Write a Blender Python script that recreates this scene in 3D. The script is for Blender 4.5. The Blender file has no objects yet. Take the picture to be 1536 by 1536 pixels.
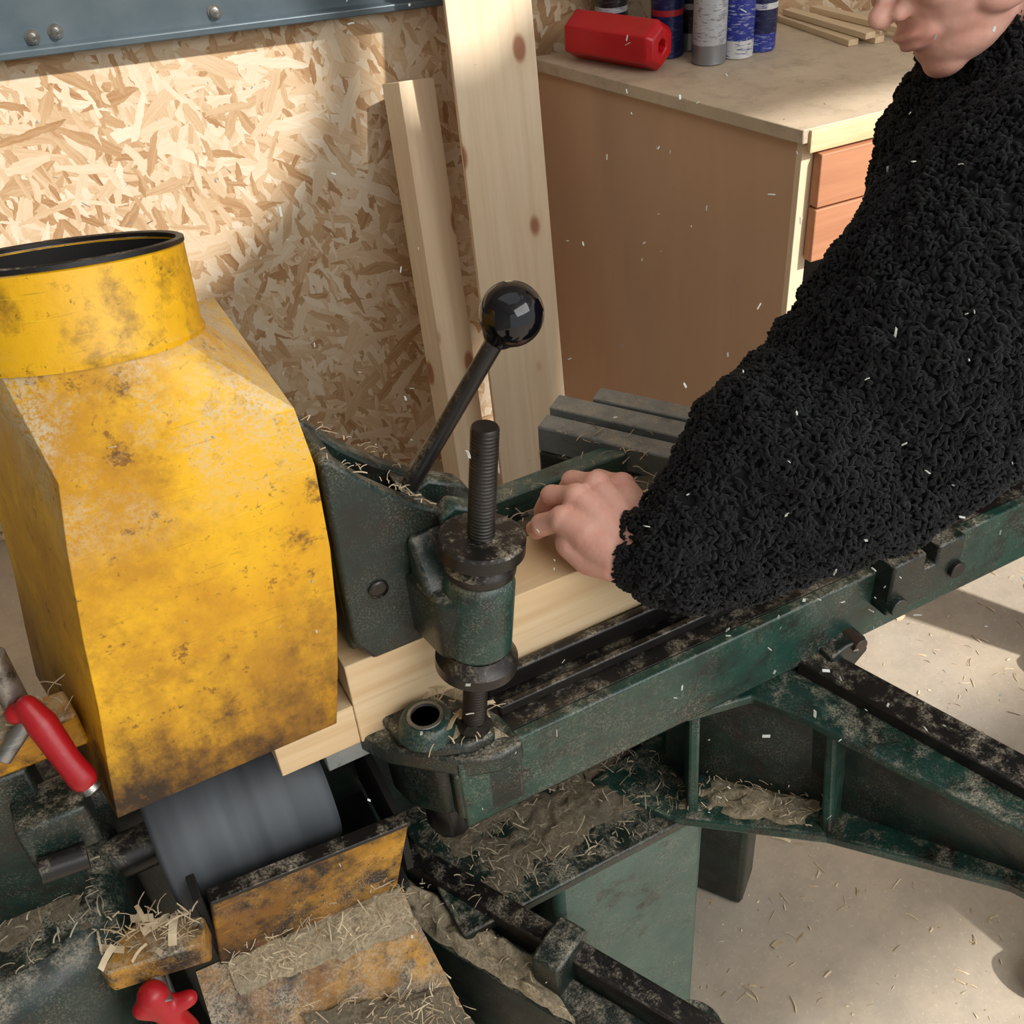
import bpy, bmesh, math, random
import numpy as np
from mathutils import Vector, Matrix, noise, Euler
random.seed(7); np.random.seed(7)
SC=bpy.context.scene
COL=SC.collection
V=Vector

# ------------------------------------------------------------------ materials
class NT:
    def __init__(s,name):
        s.m=bpy.data.materials.new(name); s.m.use_nodes=True; s.t=s.m.node_tree
        s.b=s.t.nodes["Principled BSDF"]; s._co=None
    def n(s,t,**k):
        x=s.t.nodes.new(t)
        for a,b in k.items(): setattr(x,a,b)
        return x
    def l(s,a,b): s.t.links.new(a,b)
    def co(s):
        if not s._co: s._co=s.n("ShaderNodeTexCoord").outputs["Object"]
        return s._co
    def mapp(s,scale=(1,1,1),rot=(0,0,0),loc=(0,0,0),src=None):
        x=s.n("ShaderNodeMapping"); x.inputs["Scale"].default_value=scale; x.inputs["Rotation"].default_value=rot; x.inputs["Location"].default_value=loc
        s.l(src or s.co(),x.inputs["Vector"]); return x.outputs[0]
    def noise(s,scale,detail=4,rough=.55,src=None,dist=0,col=False):
        x=s.n("ShaderNodeTexNoise"); x.inputs["Scale"].default_value=scale; x.inputs["Detail"].default_value=detail
        x.inputs["Roughness"].default_value=rough; x.inputs["Distortion"].default_value=dist
        s.l(src or s.co(),x.inputs["Vector"]); return x.outputs["Color" if col else "Fac"]
    def ramp(s,fac,stops):
        x=s.n("ShaderNodeValToRGB"); e=x.color_ramp.elements
        while len(e)<len(stops): e.new(.5)
        for i,(p,c) in enumerate(stops):
            e[i].position=p; e[i].color=tuple(c)+(1,) if isinstance(c,(tuple,list)) else (c,c,c,1)
        s.l(fac,x.inputs[0]); return x.outputs[0]
    def mix(s,f,a,b,mode='MIX'):
        x=s.n("ShaderNodeMix",data_type='RGBA',blend_type=mode)
        for i,(sock,v) in enumerate(((x.inputs[0],f),(x.inputs[6],a),(x.inputs[7],b))):
            if isinstance(v,(int,float)): sock.default_value=v if i==0 else (v,v,v,1)
            elif isinstance(v,tuple): sock.default_value=v+(1,)
            else: s.l(v,sock)
        return x.outputs[2]
    def math(s,op,a,b=None,clamp=False):
        x=s.n("ShaderNodeMath",operation=op); x.use_clamp=clamp
        for i,v in enumerate((a,b)):
            if v is None: continue
            if isinstance(v,(int,float)): x.inputs[i].default_value=v
            else: s.l(v,x.inputs[i])
        return x.outputs[0]
    def bump(s,h,strength=.3,dist=.002):
        x=s.n("ShaderNodeBump"); x.inputs["Strength"].default_value=strength; x.inputs["Distance"].default_value=dist
        s.l(h,x.inputs["Height"]); s.l(x.outputs[0],s.b.inputs["Normal"])
    def out(s,col=None,rough=None,metal=None):
        for k,v in (("Base Color",col),("Roughness",rough),("Metallic",metal)):
            if v is None: continue
            if isinstance(v,(int,float)): s.b.inputs[k].default_value=v
            elif isinstance(v,tuple): s.b.inputs[k].default_value=v+(1,)
            else: s.l(v,s.b.inputs[k])
        return s.m

def nz(N):
    g=N.n("ShaderNodeNewGeometry"); x=N.n("ShaderNodeSeparateXYZ"); N.l(g.outputs["Normal"],x.inputs[0]); return x.outputs[2]

def paint(name,c1,c2,dirt=(.012,.010,.007),amt=.5,rough=.45,dust=.0,metal=0.,dustcol=(.50,.43,.32),zdirt=None,blotch=1.,topdust=None,film=0.):
    N=NT(name)
    c=N.mix(N.ramp(N.noise(7,6,.6),[(.42,0),(.58,1)]),c1,c2)
    d=N.ramp(N.noise(22,8,.72),[(.64-amt*.2,0),(.80-amt*.2,1)])
    c=N.mix(N.math('MULTIPLY',d,blotch),c,dirt)
    sp=N.ramp(N.noise(150,3,.6),[(.64,0),(.70,1)])
    c=N.mix(N.math('MULTIPLY',sp,.7*amt+.15),c,dirt)
    sp2=N.ramp(N.noise(55,6,.8),[(.60,0),(.64,1)])
    c=N.mix(N.math('MULTIPLY',sp2,.45*amt),c,dirt)
    for i,rt in enumerate([(.5,.7,.2),(1.4,-.4,.9)]):
        sc=N.ramp(N.noise(6,2,.5,src=N.mapp((4,4,60),rt)),[(.68,0),(.71,1)])
        c=N.mix(N.math('MULTIPLY',sc,.22),c,tuple(min(1,x*1.6+.03) for x in c1) if i==0 else dirt)
    x=N.n("ShaderNodeSeparateXYZ"); N.l(N.co(),x.inputs[0])
    if zdirt:
        z0,z1=zdirt
        st=N.noise(1,6,.7,src=N.mapp((38,38,7)))
        f=N.math('DIVIDE',N.math('SUBTRACT',x.outputs[2],z0),z1-z0)
        f=N.math('ADD',f,N.math('MULTIPLY',N.math('SUBTRACT',N.noise(12,7,.78),.5),1.7))
        f=N.math('ADD',f,N.math('MULTIPLY',N.math('SUBTRACT',st,.5),.8))
        f1=N.ramp(f,[(.0,1),(1.0,0)])
        c=N.mix(N.math('MULTIPLY',f1,.88),c,(.17,.060,.006))
        f2=N.ramp(f,[(.0,1),(.55,0)])
        c=N.mix(N.math('MULTIPLY',f2,.97),c,(.016,.007,.003))
        big=N.ramp(N.noise(5,7,.75),[(.46,0),(.62,.7)])
        c=N.mix(big,c,(.44,.19,.008))
        rs=N.ramp(N.noise(34,4,.85),[(.62,0),(.68,.7)])
        c=N.mix(rs,c,(.15,.055,.010))
        rs=N.ramp(N.noise(11,8,.85),[(.61,0),(.66,.65)])
        c=N.mix(rs,c,(.10,.038,.008))
    if film>0:
        # fine dust clinging everywhere
        fm=N.math('MULTIPLY',N.ramp(N.noise(18,7,.75),[(.42,0),(.66,1)]),N.ramp(N.noise(500,3,.8),[(.50,0),(.60,1)]))
        c=N.mix(N.math('MULTIPLY',fm,film),c,dustcol)
    if topdust:
        z0,z1=topdust
        f=N.math('DIVIDE',N.math('SUBTRACT',x.outputs[2],z0),z1-z0,True)
        f=N.math('MULTIPLY',f,N.ramp(N.noise(16,6,.7),[(.40,0),(.58,1)]))
        f=N.math('MULTIPLY',f,N.ramp(N.noise(300,3,.8),[(.40,0),(.56,.85)]))
        c=N.mix(f,c,(.62,.54,.38))
    if dust>0:
        u=N.ramp(nz(N),[(.35,0),(.85,1)])
        k=N.ramp(N.noise(30,8,.78),[(.62-dust*.3,0),(.74-dust*.2,1)])
        k2=N.ramp(N.noise(420,3,.75),[(.40,0.1),(.58,1)])
        f=N.math('MULTIPLY',N.math('MULTIPLY',u,k),k2)
        c=N.mix(f,c,dustcol)
        r=N.mix(f,rough,.9); N.l(r,N.b.inputs["Roughness"])
    else:
        N.l(N.ramp(N.noise(30,5),[(.3,max(.05,rough-.1)),(.7,min(1,rough+.2))]),N.b.inputs["Roughness"])
    N.bump(N.noise(60,8,.7),.35,.0015)
    return N.out(c,None,metal)

def plain(name,c,rough=.5,metal=0.,bump=0,bs=80,c2=None):
    N=NT(name)
    col=N.mix(N.ramp(N.noise(12,5),[(.3,0),(.7,1)]),c,c2 or tuple(x*.75 for x in c))
    if bump: N.bump(N.noise(bs,6,.65),bump,.0015)
    return N.out(col,rough,metal)

def wood(name,base,dark,axis='X',knots=True,rough=.6,contrast=1.,knotcol=(.30,.09,.035),fr=38):
    N=NT(name)
    st={'X':(1.6,fr,fr),'Z':(fr,fr,1.6),'Y':(fr,1.6,fr)}[axis]
    g=N.noise(1,5,.6,src=N.mapp(st),dist=.6)
    g2=N.noise(1,3,.6,src=N.mapp(tuple(x*4 for x in st)))
    f=N.ramp(g,[(.38,0),(.62,1)])
    c=N.mix(N.math('MULTIPLY',f,.8*contrast),base,dark)
    c=N.mix(N.math('MULTIPLY',N.ramp(g2,[(.5,0),(.7,1)]),.35*contrast),c,dark)
    bl=N.noise(3,4); c=N.mix(N.math('MULTIPLY',N.ramp(bl,[(.4,0),(.7,1)]),.3),c,dark)
    if knots:
        ks={'X':(2.2,9,9),'Z':(11,11,5.5),'Y':(9,3.2,9)}[axis]
        v=N.n("ShaderNodeTexVoronoi"); v.inputs["Scale"].default_value=1.; N.l(N.mapp(ks),v.inputs["Vector"])
        k=N.ramp(v.outputs["Distance"],[(.12,1),(.18,0)])
        k2=N.ramp(v.outputs["Distance"],[(.14,1),(.30,0)])
        c=N.mix(N.math('MULTIPLY',k2,.45),c,dark); c=N.mix(N.math('MULTIPLY',k,.85),c,knotcol)
    N.bump(g2,.15,.001)
    return N.out(c,rough)

def osb():
    N=NT("osb_board")
    wob=N.noise(22,4,.65,col=True)
    src=N.n("ShaderNodeVectorMath",operation='MULTIPLY_ADD'); N.l(wob,src.inputs[0]); src.inputs[1].default_value=(.018,)*3; N.l(N.co(),src.inputs[2])
    co=src.outputs[0]
    P=None;T=None
    for i,(ang,sx,sy) in enumerate([(.2,11,50),(1.1,12,58),(-.6,10,44),(2.1,16,62),(.75,9,40),(-1.2,20,75),(1.6,24,90),(-.2,13,66)]):
        v=N.n("ShaderNodeTexVoronoi"); v.inputs["Scale"].default_value=1.
        m1=N.mapp((1,1,1),(0,ang,0),(i*3.3,0,i*1.7),src=co)
        N.l(N.mapp((sx,.01,sy),src=m1),v.inputs["Vector"])
        s=N.n("ShaderNodeSeparateColor"); N.l(v.outputs["Color"],s.inputs[0])
        gr=N.noise(1,4,.7,src=N.mapp((9,.01,170),src=m1))
        tone=N.math('ADD',N.math('MULTIPLY',s.outputs[0],.66),N.math('MULTIPLY',gr,.55)); pr=s.outputs[1]
        if P is None: P,T=pr,tone
        else:
            f=N.math('GREATER_THAN',pr,P); T=N.mix(f,T,tone); P=N.math('MAXIMUM',P,pr)
    big=N.noise(4,4)
    T2=N.math('ADD',N.math('MULTIPLY',T,.85),N.math('MULTIPLY',big,.22))
    c=N.ramp(T2,[(.22,(.22,.095,.035)),(.32,(.38,.205,.09)),(.44,(.50,.315,.165)),(.58,(.61,.43,.26)),(.72,(.68,.52,.35)),(.92,(.74,.63,.48))])
    N.bump(T,.3,.003)
    return N.out(c,.7)

def concrete():
    N=NT("concrete")
    c=N.ramp(N.noise(1.7,6,.6),[(.3,(.39,.345,.28)),(.5,(.48,.395,.295)),(.7,(.42,.375,.315))])
    c=N.mix(N.ramp(N.noise(9,9,.78),[(.42,0),(.68,.6)]),c,(.28,.245,.20))
    c=N.mix(N.ramp(N.noise(120,4,.75),[(.58,0),(.68,.6)]),c,(.64,.55,.42))
    c=N.mix(N.ramp(N.noise(60,4,.75),[(.64,0),(.7,.6)]),c,(.21,.17,.12))
    N.bump(N.noise(60,6,.7),.2,.002)
    return N.out(c,.7)

YEL=paint("yellow_paint_worn",(.86,.47,.006),(.72,.35,.004),dirt=(.16,.065,.008),amt=.44,rough=.42,dust=.75,zdirt=(.925,1.085),blotch=.65,topdust=(1.17,1.27))
YELN=paint("yellow_neck_paint",(.82,.44,.006),(.62,.30,.004),dirt=(.09,.038,.008),amt=.75,rough=.42,dust=.3,blotch=.75)
YELR=paint("yellow_rusty",(.52,.25,.012),(.20,.085,.012),dirt=(.020,.012,.007),amt=1.05,rough=.6,dust=.7,film=.5)
YELB=paint("yellow_bar_paint",(.75,.38,.008),(.50,.22,.006),dirt=(.05,.02,.008),amt=.8,rough=.4,dust=.8)
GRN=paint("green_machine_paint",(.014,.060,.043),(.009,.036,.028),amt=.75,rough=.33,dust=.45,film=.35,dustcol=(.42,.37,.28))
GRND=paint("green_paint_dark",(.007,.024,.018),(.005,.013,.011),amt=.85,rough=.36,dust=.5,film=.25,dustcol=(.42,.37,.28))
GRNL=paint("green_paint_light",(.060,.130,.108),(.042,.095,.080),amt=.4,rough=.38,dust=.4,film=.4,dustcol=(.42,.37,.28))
CASTG=paint("grey_cast_iron",(.25,.27,.27),(.17,.19,.19),amt=.3,rough=.33,dust=.5,metal=.1)
BLK=paint("black_oiled_iron",(.012,.011,.011),(.022,.018,.015),amt=.4,rough=.33,dust=.42,metal=.3)
SCRW=paint("screw_iron",(.05,.046,.042),(.03,.025,.02),amt=.4,rough=.35,metal=.7)
STEEL=paint("bright_steel",(.38,.37,.35),(.25,.24,.22),amt=.4,rough=.3,metal=.85)
RUST=paint("brown_steel",(.10,.055,.03),(.05,.03,.02),amt=.5,rough=.5,dust=.3)
GLOSS=plain("black_gloss_knob",(.004,.004,.006),.06)
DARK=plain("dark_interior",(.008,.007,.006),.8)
REDP=plain("red_lever_paint",(.42,.006,.012),.35,bump=.2)
REDB=plain("red_metal_block",(.55,.005,.012),.35)
ALU=plain("galvanised_steel",(.095,.13,.15),.4,.4,bump=.1,c2=(.135,.17,.19))
OSB=osb(); CONC=concrete()
PINEZ=wood("pine_plank",(.82,.67,.48),(.70,.50,.30),'Z',contrast=.65)
PINEX=wood("pine_timber",(.79,.61,.38),(.60,.39,.19),'X',knots=False,contrast=.9)
PINEY=wood("pine_strip",(.74,.59,.40),(.56,.40,.22),'Y',knots=False)
PLY=wood("plywood_panel",(.64,.41,.26),(.53,.32,.195),'Z',knots=False,contrast=.45,fr=9)
HARD=wood("drawer_front_wood",(.52,.235,.12),(.38,.155,.075),'X',knots=False,contrast=.7)
BROWN=wood("brown_fence_wood",(.14,.065,.03),(.08,.035,.018),'X',knots=False)
N=NT("worktop_board"); c=N.ramp(N.noise(5,7,.7),[(.3,(.48,.38,.27)),(.7,(.62,.505,.37))]); c=N.mix(N.ramp(N.noise(18,8,.8),[(.5,0),(.70,.7)]),c,(.30,.235,.17)); TOPM=N.out(c,.6)
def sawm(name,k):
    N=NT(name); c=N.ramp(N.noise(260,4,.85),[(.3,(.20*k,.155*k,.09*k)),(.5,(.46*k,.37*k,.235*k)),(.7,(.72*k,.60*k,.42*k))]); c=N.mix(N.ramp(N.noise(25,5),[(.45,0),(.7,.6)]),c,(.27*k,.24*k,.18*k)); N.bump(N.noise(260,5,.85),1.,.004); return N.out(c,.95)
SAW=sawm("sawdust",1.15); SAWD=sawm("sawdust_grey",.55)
N=NT("wood_shaving"); c=N.ramp(N.noise(30,2),[(.3,(.42,.31,.18)),(.7,(.74,.61,.42))]); SHAV=N.out(c,.8)
N=NT("wood_shaving_dull"); c=N.ramp(N.noise(40,2),[(.3,(.20,.165,.11)),(.7,(.50,.42,.30))]); SHAVD=N.out(c,.85)
N=NT("skin"); c=N.ramp(N.noise(28,5,.6),[(.3,(.60,.275,.205)),(.55,(.70,.385,.30)),(.75,(.63,.29,.235))])
N.bump(N.noise(260,4,.7),.3,.001); N.b.inputs["Subsurface Weight"].default_value=.10; N.b.inputs["Subsurface Radius"].default_value=(.008,.003,.002); N.b.inputs["Subsurface Scale"].default_value=.5; SKIN=N.out(c,.48)
N=NT("dark_fleece"); c=N.ramp(N.noise(60,4),[(.3,(.003,.0035,.004)),(.7,(.011,.013,.014))]); N.b.inputs["Sheen Weight"].default_value=.08; N.b.inputs["Sheen Roughness"].default_value=.5; N.b.inputs["Specular IOR Level"].default_value=.25; N.bump(N.noise(700,3,.7),.5,.001); FLEECE=N.out(c,.9)
DENIM=plain("dark_trousers",(.008,.009,.012),.85,bump=.3,bs=300)
LEATH=plain("boot_leather",(.012,.010,.009),.5,bump=.3)
HAIR=plain("brown_hair",(.05,.028,.015),.6,bump=.6,bs=400)
EYE=plain("eye",(.7,.68,.65),.1)
N=NT("spinning_cutter_steel"); c=N.ramp(N.noise(1,2,.5,src=N.mapp((26,.6,.6))),[(.35,(.055,.062,.07)),(.5,(.11,.122,.135)),(.62,(.075,.085,.095))]); CUT=N.out(c,.6,.2)

# ------------------------------------------------------------------ mesh helpers
def obj(name,verts,faces,mat,bevel=0,smooth=False,seg=2,parent=None):
    me=bpy.data.meshes.new(name); me.from_pydata([tuple(v) for v in verts],[],faces); me.update()
    bm=bmesh.new(); bm.from_mesh(me); bmesh.ops.recalc_face_normals(bm,faces=bm.faces); bm.to_mesh(me); bm.free()
    me.materials.append(mat); o=bpy.data.objects.new(name,me); COL.objects.link(o)
    if bevel:
        b=o.modifiers.new("b",'BEVEL'); b.width=bevel; b.segments=seg; b.limit_method='ANGLE'; b.angle_limit=.6
    if smooth:
        me.shade_smooth()
    elif bevel:
        me.shade_smooth(); me.set_sharp_from_angle(angle=.7)
    return o
def prism(name,poly,lo,hi,axis,mat,bevel=.002):
    def P(a,b,t):
        return {'z':(a,b,t),'y':(a,t,b),'x':(t,a,b)}[axis]
    n=len(poly)
    vs=[P(a,b,lo) for a,b in poly]+[P(a,b,hi) for a,b in poly]
    fs=[tuple(range(n)),tuple(range(2*n-1,n-1,-1))]+[(i,(i+1)%n,(i+1)%n+n,i+n) for i in range(n)]
    return obj(name,vs,fs,mat,bevel)
def box(name,x0,x1,y0,y1,z0,z1,mat,bevel=.002):
    return prism(name,[(x0,y0),(x1,y0),(x1,y1),(x0,y1)],z0,z1,'z',mat,bevel)
def frame(d):
    d=V(d).normalized(); a=V((0,0,1)) if abs(d.z)<.9 else V((1,0,0))
    u=d.cross(a).normalized(); return d,u,d.cross(u)
def lathe(name,p0,d,prof,mat,seg=40,smooth=True,bevel=0,flat_angle=.6):
    d,u,w=frame(d); p0=V(p0); vs=[];fs=[]
    for t,r in prof:
        for k in range(seg):
            a=2*math.pi*k/seg; vs.append(p0+d*t+(u*math.cos(a)+w*math.sin(a))*max(r,1e-5))
    for i in range(len(prof)-1):
        for k in range(seg):
            fs.append((i*seg+k,i*seg+(k+1)%seg,(i+1)*seg+(k+1)%seg,(i+1)*seg+k))
    if prof[0][1]>1e-4: fs.append(tuple(range(seg)))
    if prof[-1][1]>1e-4: fs.append(tuple(range((len(prof)-1)*seg,len(prof)*seg)))
    o=obj(name,vs,fs,mat,bevel,smooth=True); o.data.set_sharp_from_angle(angle=flat_angle); return o
def rod(name,p0,p1,r,mat,seg=28,r1=None,ch=.0008):
    p0=V(p0);p1=V(p1);L=(p1-p0).length;r1=r if r1 is None else r1
    return lathe(name,p0,p1-p0,[(0,r-ch),(ch,r),(L-ch,r1),(L,r1-ch)],mat,seg)
def ball(name,c,r,mat,scale=(1,1,1),sub=4):
    bm=bmesh.new(); bmesh.ops.create_icosphere(bm,subdivisions=sub,radius=r)
    for v in bm.verts: v.co=V((v.co.x*scale[0]+c[0],v.co.y*scale[1]+c[1],v.co.z*scale[2]+c[2]))
    me=bpy.data.meshes.new(name); bm.to_mesh(me); bm.free(); me.materials.append(mat); me.shade_smooth()
    o=bpy.data.objects.new(name,me); COL.objects.link(o); return o
def group(name,parts):
    e=bpy.data.objects.new(name,None); e.empty_display_size=.05; COL.objects.link(e)
    for p in parts: p.parent=e
    return e
def thread(name,p0,p1,r,mat,pitch=.0032,depth=.0014):
    p0=V(p0);p1=V(p1);L=(p1-p0).length;d,u,w=frame(p1-p0)
    seg=24; per=4; n=int(L/pitch*per); vs=[];fs=[]
    for i in range(n+1):
        for k in range(seg):
            a=2*math.pi*k/seg; ph=(i/per+k/seg)%1.0
            rr=r-depth*abs(ph*2-1)
            vs.append(p0+d*(L*i/n)+(u*math.cos(a)+w*math.sin(a))*rr)
    for i in range(n):
        for k in range(seg): fs.append((i*seg+k,i*seg+(k+1)%seg,(i+1)*seg+(k+1)%seg,(i+1)*seg+k))
    fs.append(tuple(range(seg))); fs.append(tuple(range(n*seg,(n+1)*seg)))
    return obj(name,vs,fs,mat,0,True)

def slivers(name,pts,lmin,lmax,w,mat,flat=.35,curl=.5):
    vs=[];fs=[]
    for p in pts:
        L=lmin+(lmax-lmin)*random.random()**1.8; a=random.uniform(0,6.283); tilt=random.gauss(0,flat)
        d=V((math.cos(a)*math.cos(tilt),math.sin(a)*math.cos(tilt),abs(math.sin(tilt))))
        s=d.cross(V((0,0,1))).normalized(); s=(s+V((0,0,random.uniform(-.8,.8)))).normalized()
        up=d.cross(s).normalized()
        if up.z<0: up=-up
        ww=w*random.uniform(.4,1.6); c=random.uniform(-curl,curl)*L; b=len(vs); P=V(p)
        for i in range(4):
            t=i/3; q=P+d*(L*(t-.3))+s*(c*t*t)+up*(abs(c)*.4*math.sin(t*3.14))
            vs.append(q-s*ww/2); vs.append(q+s*ww/2)
        for i in range(3): fs.append((b+2*i,b+2*i+1,b+2*i+3,b+2*i+2))
    me=bpy.data.meshes.new(name); me.from_pydata([tuple(v) for v in vs],[],fs); me.materials.append(mat)
    o=bpy.data.objects.new(name,me); COL.objects.link(o)
    m=o.modifiers.new("s",'SOLIDIFY'); m.thickness=.0004
    return o
def mound(name,poly4,h,mat,n=40,seed=0,base=.0):
    A,B,C_,D=[V(p) for p in poly4]; vs=[];fs=[]
    for j in range(n+1):
        for i in range(n+1):
            u,v=i/n,j/n
            p=(A*(1-u)+B*u)*(1-v)+(D*(1-u)+C_*u)*v
            e=min(1,5*min(u,1-u,v,1-v)); k=noise.noise(V((p.x*22+seed,p.y*22,p.z*22)))*.5+.5+ .3*noise.noise(V((p.x*90,p.y*90,seed)))
            jit=V((noise.noise(V((p.x*60,p.y*60,3.)))*.006,noise.noise(V((p.x*60,p.y*60,9.)))*.006,0))
            vs.append(p+jit+V((0,0,base+h*e*max(.0,k*1.25-.25)- .002)))
    for j in range(n):
        for i in range(n): a=j*(n+1)+i; fs.append((a,a+1,a+n+2,a+n+1))
    o=obj(name,vs,fs,mat,0,True); return o
def patchpts(poly4,n,h=.004):
    A,B,C_,D=[V(p) for p in poly4]; r=[]
    for _ in range(n):
        u,v=random.random(),random.random(); r.append((A*(1-u)+B*u)*(1-v)+(D*(1-u)+C_*u)*v+V((0,0,random.uniform(.001,h))))
    return r

# ------------------------------------------------------------------ camera
R=V((.8802,-.4696,-.0687)); U=V((.3382,.5190,.7850)); F=V((.3330,.7142,-.6157))
cd=bpy.data.cameras.new("camera"); cam=bpy.data.objects.new("camera",cd); COL.objects.link(cam)
cam.matrix_world=Matrix(((R.x,U.x,-F.x,0),(R.y,U.y,-F.y,0),(R.z,U.z,-F.z,1.65),(0,0,0,1)))
cd.lens=37.5; cd.sensor_width=36; cd.clip_start=.02
SC.camera=cam

# ------------------------------------------------------------------ room
WP=V((.762,2.234,0)); WD=V((.962,-.272,0)); WN=V((-.272,-.962,0))
wang=math.atan2(WD.y,WD.x)
def wallpt(s,z,off=0): return WP+WD*s+WN*off+V((0,0,z))
def local_to_wall(o):
    o.matrix_world=Matrix.Translation(WP)@Matrix.Rotation(wang,4,'Z'); return o
w=local_to_wall(box("wall_back",-3.2,3.2,.0,.06,0,2.9,OSB,0))
fl=box("floor",-2.6,4.2,-2.6,3.2,-.05,0,CONC,0)
box("light_block_left",-1.65,-1.6,-2.6,2.88,0,2.9,plain("light_block_grey",(.30,.30,.29),.7),0)  # added unseen wall, put in to darken the left side
SUN=V((.192,-.718,.669)).normalized()
def toceil(p,zc=2.9): return p+SUN*((zc-p.z)/SUN.z)
def hole(pts): return [toceil(V(p)) for p in pts]
# added overhead sun blocker, out of view; holes shaped to give the sun patches
holes=[
 hole([wallpt(-1.9,1.6),wallpt(-.10,1.6),wallpt(-.07,.93),wallpt(-.18,.73),wallpt(-.38,.56),wallpt(-1.0,.2),wallpt(-1.9,.2)]),
 hole([wallpt(.16,1.5,.14),wallpt(.50,1.5,.14),wallpt(.46,1.22,.14),wallpt(.30,1.02,.14),wallpt(.17,.88,.10),wallpt(.06,.88,.08)]),
 hole([(1.20,1.36,1.12),(2.6,1.30,1.12),(2.6,.75,0),(1.10,.80,0)]),
]
cu=bpy.data.curves.new("sun_mask_ceiling",'CURVE'); cu.dimensions='2D'; cu.fill_mode='BOTH'; cu.extrude=.03
for pl in [[V((-2.6,-2.6,0)),V((4.2,-2.6,0)),V((4.2,3.2,0)),V((-2.6,3.2,0))]]+holes:
    sp=cu.splines.new('POLY'); sp.points.add(len(pl)-1); sp.use_cyclic_u=True
    for i,p in enumerate(pl): sp.points[i].co=(p.x,p.y,0,1)
co_=bpy.data.objects.new("ctmp",cu); COL.objects.link(co_)
me=bpy.data.meshes.new_from_object(co_); bpy.data.objects.remove(co_)
ce=bpy.data.objects.new("sun_mask_ceiling",me); COL.objects.link(ce); ce.location.z=2.93; me.materials.clear(); me.materials.append(plain("sun_mask_panel",(.6,.6,.58),.8))

ch=[]
ch.append(box("web",-3.1,.9,-.012,-.002,1.135,1.30,ALU,.001))
ch.append(box("lip",-3.1,.9,-.045,-.002,1.135,1.150,ALU,.003))
for i,(s,zz) in enumerate([(-.60,1.165),(-.555,1.170),(-.25,1.17)]):
    ch.append(lathe("bolt_%d"%i,(s,-.012,zz),(0,-1,0),[(0,.014),(.003,.014),(.003,.009),(.010,.009),(.011,.007)],STEEL,24))
g=group("steel_channel",ch); g.matrix_world=Matrix.Translation(WP)@Matrix.Rotation(wang,4,'Z')

def plank(name,s,z1,w_,t_,off0,off1,yaw):
    o=box(name,-w_/2,w_/2,-t_/2,t_/2,0,1,PINEZ,.002)
    base=wallpt(s,0,off0); top=wallpt(s,z1,off1); d=(top-base); L=d.length; d.normalize()
    xx=Matrix.Rotation(yaw,3,'Z')@WD; xx=(xx-d*xx.dot(d)).normalized(); yy=d.cross(xx)
    o.data.transform(Matrix.Diagonal((1,1,L,1)))
    o.matrix_world=Matrix(((xx.x,yy.x,d.x,base.x),(xx.y,yy.y,d.y,base.y),(xx.z,yy.z,d.z,base.z+.02),(0,0,0,1)))
    return o
plank("wooden_plank",.265,2.02,.165,.045,.37,.04,-.06)
plank("wooden_plank.001",.108,.985,.090,.062,.34,.06,.55)

# ------------------------------------------------------------------ workbench
B0=V((1.251,1.387,0)); A0=V((1.108,2.075,0)); fd=V((1,-.06,0)).normalized(); C0=B0+fd*1.25; D0=V((2.42,1.72,0))
def xy(*ps): return [(p.x,p.y) for p in ps]
wb=[]
wb.append(prism("worktop",xy(A0+V((-.012,0,0)),B0+V((-.012,-.012,0)),C0+V((0,-.012,0)),D0),.995,1.02,'z',TOPM,.002))
sd=(A0-B0).normalized()
wb.append(prism("side_panel",xy(A0,B0+sd*.012,B0+sd*.012+fd*.018,A0+fd*.018),0,.994,'z',PLY,.001))
wb.append(prism("front_post",xy(B0,B0+fd*.03,B0+fd*.03+sd*.05,B0+sd*.012),0,.994,'z',PINEZ,.001))
fn=V((-.06,-1,0)).normalized()
for i,(z0,z1) in enumerate([(.880,.975),(.778,.876)]):
    a=B0+fd*.022+fn*.004; b=B0+fd*.75+fn*.004
    wb.append(prism("drawer_front_%d"%i,xy(a,a+fn*.022,b+fn*.022,b),z0,z1,'z',HARD,.002))
wb.append(prism("front_edge_strip",xy(B0+fn*.012,B0+fn*.020,C0+fn*.020,C0+fn*.012),.980,1.018,'z',PINEX,.001))
wb.append(prism("lower_shelf",xy(A0+fd*.02,B0+fd*.03+sd*.05,C0+sd*.05,D0),.30,.32,'z',PLY,.001))
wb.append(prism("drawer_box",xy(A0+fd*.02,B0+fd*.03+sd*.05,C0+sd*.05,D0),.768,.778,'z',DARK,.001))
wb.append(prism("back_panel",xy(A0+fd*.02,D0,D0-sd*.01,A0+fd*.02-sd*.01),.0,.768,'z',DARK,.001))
wb.append(prism("end_panel",xy(D0,C0,C0-fd*.018,D0-fd*.018),0,.994,'z',PLY,.001))
group("workbench",wb)
st=[]
STC=[plain("packet_teal",(.06,.22,.21),.3),plain("packet_white",(.4,.42,.4),.3),plain("packet_grey",(.05,.06,.07),.4)]
for i in range(12):
    p=B0+fd*random.uniform(.08,.6)+sd*random.uniform(.12,.5); hgt=random.uniform(.05,.16)
    o=box("packet_%d"%i,-.05,.05,-.035,.035,0,hgt,STC[i%3],.004); o.matrix_world=Matrix.Translation((p.x,p.y,.321))@Matrix.Rotation(random.uniform(0,3),4,'Z'); st.append(o)
group("stored_packets",st)
p0=V((1.165,2.005,1.065)); p1=V((1.245,1.800,1.065)); d,u,w_=frame(p1-p0)
vs=[];fs=[];L=(p1-p0).length
rings=[(0,.030),(.012,.048),(L-.012,.048),(L,.036),(L,.014),(L-.02,.014)]
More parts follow.
